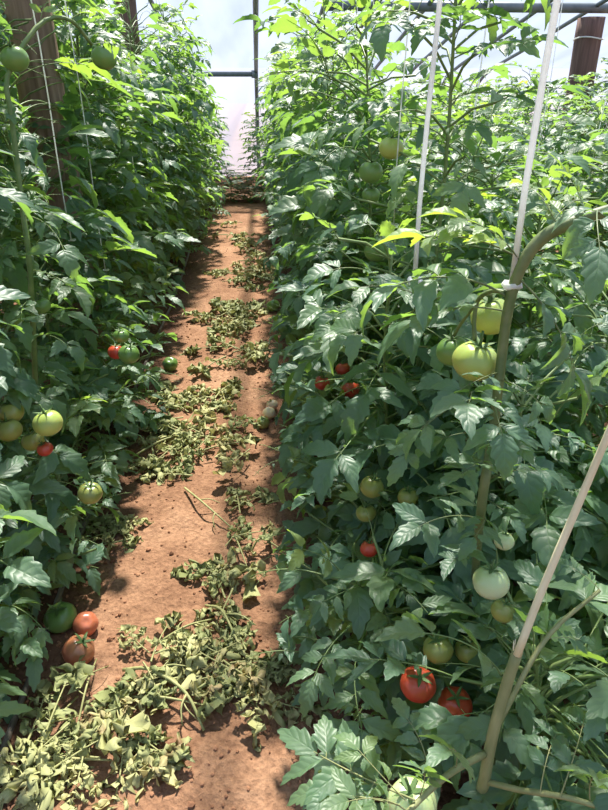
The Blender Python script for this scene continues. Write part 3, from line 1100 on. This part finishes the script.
def tomato_mesh(name, mat, seed):
    rg = random.Random(seed)
    nu, nv = 28, 18
    ribs = rg.choice((5, 6, 7))
    ph = rg.uniform(0, 6)
    sq = rg.uniform(0.84, 0.92)
    v, f = [(0, 0, sq * 0.80)], []
    for j in range(1, nv):
        th = math.pi * j / nv
        for i in range(nu):
            a = 2 * math.pi * i / nu
            rr = 1 + 0.035 * math.cos(ribs * a + ph) * math.cos(th * 0.5) ** 2
            z = math.cos(th) * sq - 0.20 * math.exp(-(th / 0.30) ** 2) * sq
            v.append((math.sin(th) * rr * math.cos(a), math.sin(th) * rr * math.sin(a), z))
    v.append((0, 0, -sq * 0.97))
    for i in range(nu):
        f.append((0, 1 + i, 1 + (i + 1) % nu))
        b = 1 + (nv - 2) * nu
        f.append((b + (i + 1) % nu, b + i, len(v) - 1))
    for j in range(nv - 2):
        for i in range(nu):
            a, c = 1 + j * nu + i, 1 + j * nu + (i + 1) % nu
            f.append((a, a + nu, c + nu, c))
    g = MB()
    g.add(v, f)
    return g.mesh(name, mat), sq


def calyx_mesh(seed, sq, stalk=0.5):
    rg = random.Random(seed)
    g = MB()
    for k in range(5):
        a = 2 * math.pi * k / 5 + rg.uniform(-0.2, 0.2)
        d, s = np.array((math.cos(a), math.sin(a), 0)), np.array((-math.sin(a), math.cos(a), 0))
        v = []
        for t, w_, z in ((0.05, 0.06, 0.80), (0.22, 0.11, 0.90), (0.42, 0.09, 0.97), (0.6, 0.05, 1.02), (0.78, 0.0, 1.0 + rg.uniform(-0.02, 0.16))):
            for q in (-1, 0, 1):
                v.append(d * t + s * w_ * q + np.array((0, 0, sq * z + (0.02 if q else 0))))
        g.add(v, [(i * 3 + q, i * 3 + q + 1, i * 3 + q + 4, i * 3 + q + 3) for i in range(4) for q in (0, 1)])
    g.tube([(0, 0, sq * 0.74), (0, 0, sq * 0.90)], [0.13, 0.10], 8)
    h = MB()
    h.tube([(0, 0, sq * 0.78), (0.03, 0.02, sq + 0.15), (0.12, 0.05, sq + stalk)], [0.09, 0.06, 0.06], 7)
    return g.mesh('calyx', CALYX), h.mesh('fruit_stem', CALYX)


for i, (px, py, r, zc, c, lab) in enumerate(TOMS):
    me, sq = tomato_mesh('tomato', TOM[c], i)
    rg = random.Random(i + 77)
    if zc is None:
        P = on_ground(px, py, 0.03)
        rad = r / F * float((P - CAM) @ FWD) / 0.98
        P = on_ground(px, py, rad * 0.8)
        P[2] = ground_h(P[0], P[1]) + rad * sq * 0.93
        rot = (rg.uniform(-0.5, 0.5), rg.uniform(-0.5, 0.5), rg.uniform(0, 6))
        grp = 'fallen tomatoes on the path'
    else:
        P = at(px, py, zc)
        rad = r / F * zc
        rot = (rg.uniform(-0.25, 0.25), rg.uniform(-0.25, 0.25), rg.uniform(0, 6))
        grp = 'tomatoes hanging in the right row' if px > 260 else 'tomatoes hanging in the left row'
    o = link('tomato', me)
    o.location, o.rotation_euler, o.scale = P, rot, (rad, rad, rad)
    tag(o, lab, 'tomato', grp)
    if zc is not None or i % 2:
        cm, hm = calyx_mesh(i, sq, 0.55 if zc else 0.25)
        link('fruit_stem', hm, link('calyx', cm, o))

# ------------------------------------------------------------------ twine
def twine(a, b, r, label, group, flat=1.0, knot=True):
    o = empty('twine', a)
    tag(o, label, 'string', group)
    a, b = np.array(a), np.array(b)
    n = 12
    mid = np.array([a + (b - a) * i / (n - 1) + np.array((0.004 * math.sin(i * 1.1), 0.004 * math.cos(i * 0.8), 0)) for i in range(n)])
    g = MB()
    g.tube(mid - a, r, 6, True, 0.5, flat)
    g.build('strand', TWINE, o)
    if knot:
        g = MB()
        g.tube([(b - a) + 0.012 * np.array((math.cos(t), math.sin(t), 0.1 * math.sin(3 * t))) for t in np.linspace(0, 6.28, 12)], r * 1.1, 5, False)
        g.build('knot', TWINE, o)
    return o


def up_to_roof(px, py, zc):
    """straight up from a point to just under the roof"""
    b = at(px, py, zc)
    return np.array((b[0], b[1], roof_z(b[1]) - 0.05)), b


a, b = up_to_roof(415, 280, 1.30)
twine(a, b, 0.0048, 'wide white ribbon string hanging left, ending beside the slender leaves', 'white strings tying up the plants', 0.4)
a, b = up_to_roof(512, 285, 0.99)
twine(a, b, 0.0052, 'wide white ribbon string hanging right, ending at the arching stem', 'white strings tying up the plants', 0.4)
for (px, py, zc, r, lab) in [(468, 175, 2.6, 0.0032, 'white string hanging between the two wide ribbons'),
                             (394, 225, 1.74, 0.0018, 'thin white string beside the high tomato cluster'),
                             (366, 170, 3.0, 0.0020, 'thin white string left of the high tomato cluster'),
                             (352, 170, 3.4, 0.0020, 'thin white string, leftmost on the upper right row'),
                             (585, 200, 3.4, 0.0022, 'white string at the top right beside the timber post'),
                             (532, 190, 3.6, 0.0022, 'thin white string left of the right wide ribbon at the top'),
                             (72, 240, 2.3, 0.0026, 'white string just right of the thick timber post'),
                             (106, 270, 2.6, 0.0022, 'thin white string farther right of the thick timber post'),
                             (138, 200, 3.6, 0.0022, 'thin white string before the dark timber post'),
                             (340, 140, 4.2, 0.0020, 'thin white string far back over the right row')]:
    a, b = up_to_roof(px, py, zc)
    twine(a, b, r, lab, 'white strings tying up the plants')

# ------------------------------------------------------------------ cut, wilted shoots on the path
WM = []
for i, var in enumerate(WVARS):
    fo, sk = MB(), MB()
    put_M(fo, sk, var, np.zeros(3), np.eye(3), 0.1 + 0.8 * (i / len(WVARS)), None, 2.2, True)
    WM.append((fo.mesh('leaf_blades', WILT), sk.mesh('stalk', WSTALK)))

# heaps: centre px, spread px, number of shoots, scale, words
HEAPS = [
    (192, 442, 46, 26, 26, 0.17, 'wilted cut tomato shoot in the heap left of the path middle'),
    (170, 412, 24, 9, 5, 0.17, 'wilted cut tomato shoot at the far side of the heap left of the path middle'),
    (188, 672, 48, 24, 18, 0.125, 'wilted cut tomato shoot in the large heap across the near path'),
    (240, 690, 18, 32, 11, 0.125, 'wilted cut tomato shoot at the right end of the large near heap'),
    (52, 768, 46, 28, 15, 0.13, 'wilted cut tomato shoot in the heap filling the bottom left corner'),
    (122, 742, 22, 30, 7, 0.13, 'wilted cut tomato shoot at the right side of the bottom left heap'),
    (230, 565, 12, 40, 10, 0.14, 'wilted cut tomato shoot in the narrow trail between the two path heaps'),
    (120, 525, 26, 14, 7, 0.15, 'wilted cut tomato shoot at the foot of the left row'),
    (228, 318, 30, 11, 18, 0.20, 'wilted cut tomato shoot in the heap farther up the path'),
    (245, 355, 24, 9, 9, 0.17, 'wilted cut tomato shoot just beyond the three pale fallen tomatoes'),
    (216, 400, 14, 9, 6, 0.15, 'wilted cut tomato shoot left of the three pale fallen tomatoes'),
    (236, 275, 24, 14, 18, 0.20, 'wilted cut tomato shoot far up the path'),
    (243, 240, 16, 12, 9, 0.22, 'wilted cut tomato shoot at the distant end of the path'),
]
FALLEN = [(*on_ground(t[0], t[1], 0.03)[:2], 0.17 if t[2] > 9 else 0.11) for t in TOMS if t[3] is None]
rg = random.Random(23)
for (cx, cy, sx_, sy_, n, sc, lab) in HEAPS:
    for k in range(n):
        px, py = rg.gauss(cx, sx_ * 0.55), rg.gauss(cy, sy_ * 0.55)
        P = on_ground(px, min(py, 805))
        if not (HOSE_L - 0.02 < P[0] < HOSE_R + 0.02):
            continue
        if any(np.hypot(P[0] - q[0], P[1] - q[1]) < q[2] for q in FALLEN):
            continue
        P[2] = ground_h(P[0], P[1]) + 0.012 + 0.045 * rg.random() * (n > 8)
        root = empty('cut_shoot', P)
        root.rotation_euler = (rg.uniform(-0.12, 0.12), rg.uniform(-0.12, 0.12), rg.uniform(0, 6.28))
        s = sc * rg.uniform(0.7, 1.25)
        root.scale = (s, s, s)
        tag(root, lab, 'cut shoot', lab.replace('wilted cut tomato shoot', 'cut shoots'))
        fo, sk = WM[rg.randrange(len(WM))]
        link('leaf_blades', fo, root)
        link('stalk', sk, root)

# longer bare cuttings lying across the heaps
for pts, r, lab in [
        ([(205, 598), (222, 612), (240, 648), (262, 672)], 0.0045, 'bent bare cutting at the top of the large near heap'),
        ([(122, 662), (150, 672), (185, 694), (203, 722)], 0.0055, 'thick pale cutting across the left part of the large near heap'),
        ([(128, 690), (165, 700), (212, 699)], 0.0040, 'nearly level pale cutting in the middle of the large near heap'),
        ([(150, 640), (185, 628), (212, 612)], 0.0040, 'cutting at the far left of the large near heap'),
        ([(2, 788), (40, 742), (76, 690)], 0.0045, 'long straight cutting rising through the bottom left heap'),
        ([(74, 728), (88, 690), (95, 652)], 0.0030, 'thin cutting lying beside the larger dull red tomato'),
        ([(10, 745), (60, 760), (110, 752)], 0.0040, 'cutting lying level in the bottom left heap'),
        ([(130, 452), (165, 440), (205, 425)], 0.0050, 'cutting across the heap left of the path middle'),
        ([(184, 482), (205, 505), (232, 522)], 0.0045, 'cutting lying alone just before the heap left of the path middle'),
        ([(250, 545), (262, 540), (290, 548)], 0.0040, 'cutting lying alone at the right path edge')]:
    q = []
    for k, (px, py) in enumerate(pts):
        P = on_ground(px, py, 0.03)
        q.append((P[0], P[1], ground_h(P[0], P[1]) + (0.012 if k in (0, len(pts) - 1) else 0.05)))
    q = smooth_path(q, 14)
    g = MB()
    g.tube(q - q[0], np.linspace(r, r * 0.6, 14), 8)
    o = g.build('bare_cutting', WSTALK)
    o.location = q[0]
    tag(o, lab, 'cutting', 'bare cuttings on the path')
    for m in (5, 9):
        g = MB()
        d = q[m + 1] - q[m]
        sd = np.array((-d[1], d[0], 0)) * (1 if m == 5 else -1)
        g.tube(smooth_path([q[m] - q[0], q[m] - q[0] + d * 0.8 + sd * 1.2, q[m] - q[0] + d * 2.2 + sd * 2.0 - (0, 0, 0.01)], 6), np.linspace(r * 0.6, r * 0.3, 6), 6)
        g.build('twig', WSTALK, o)
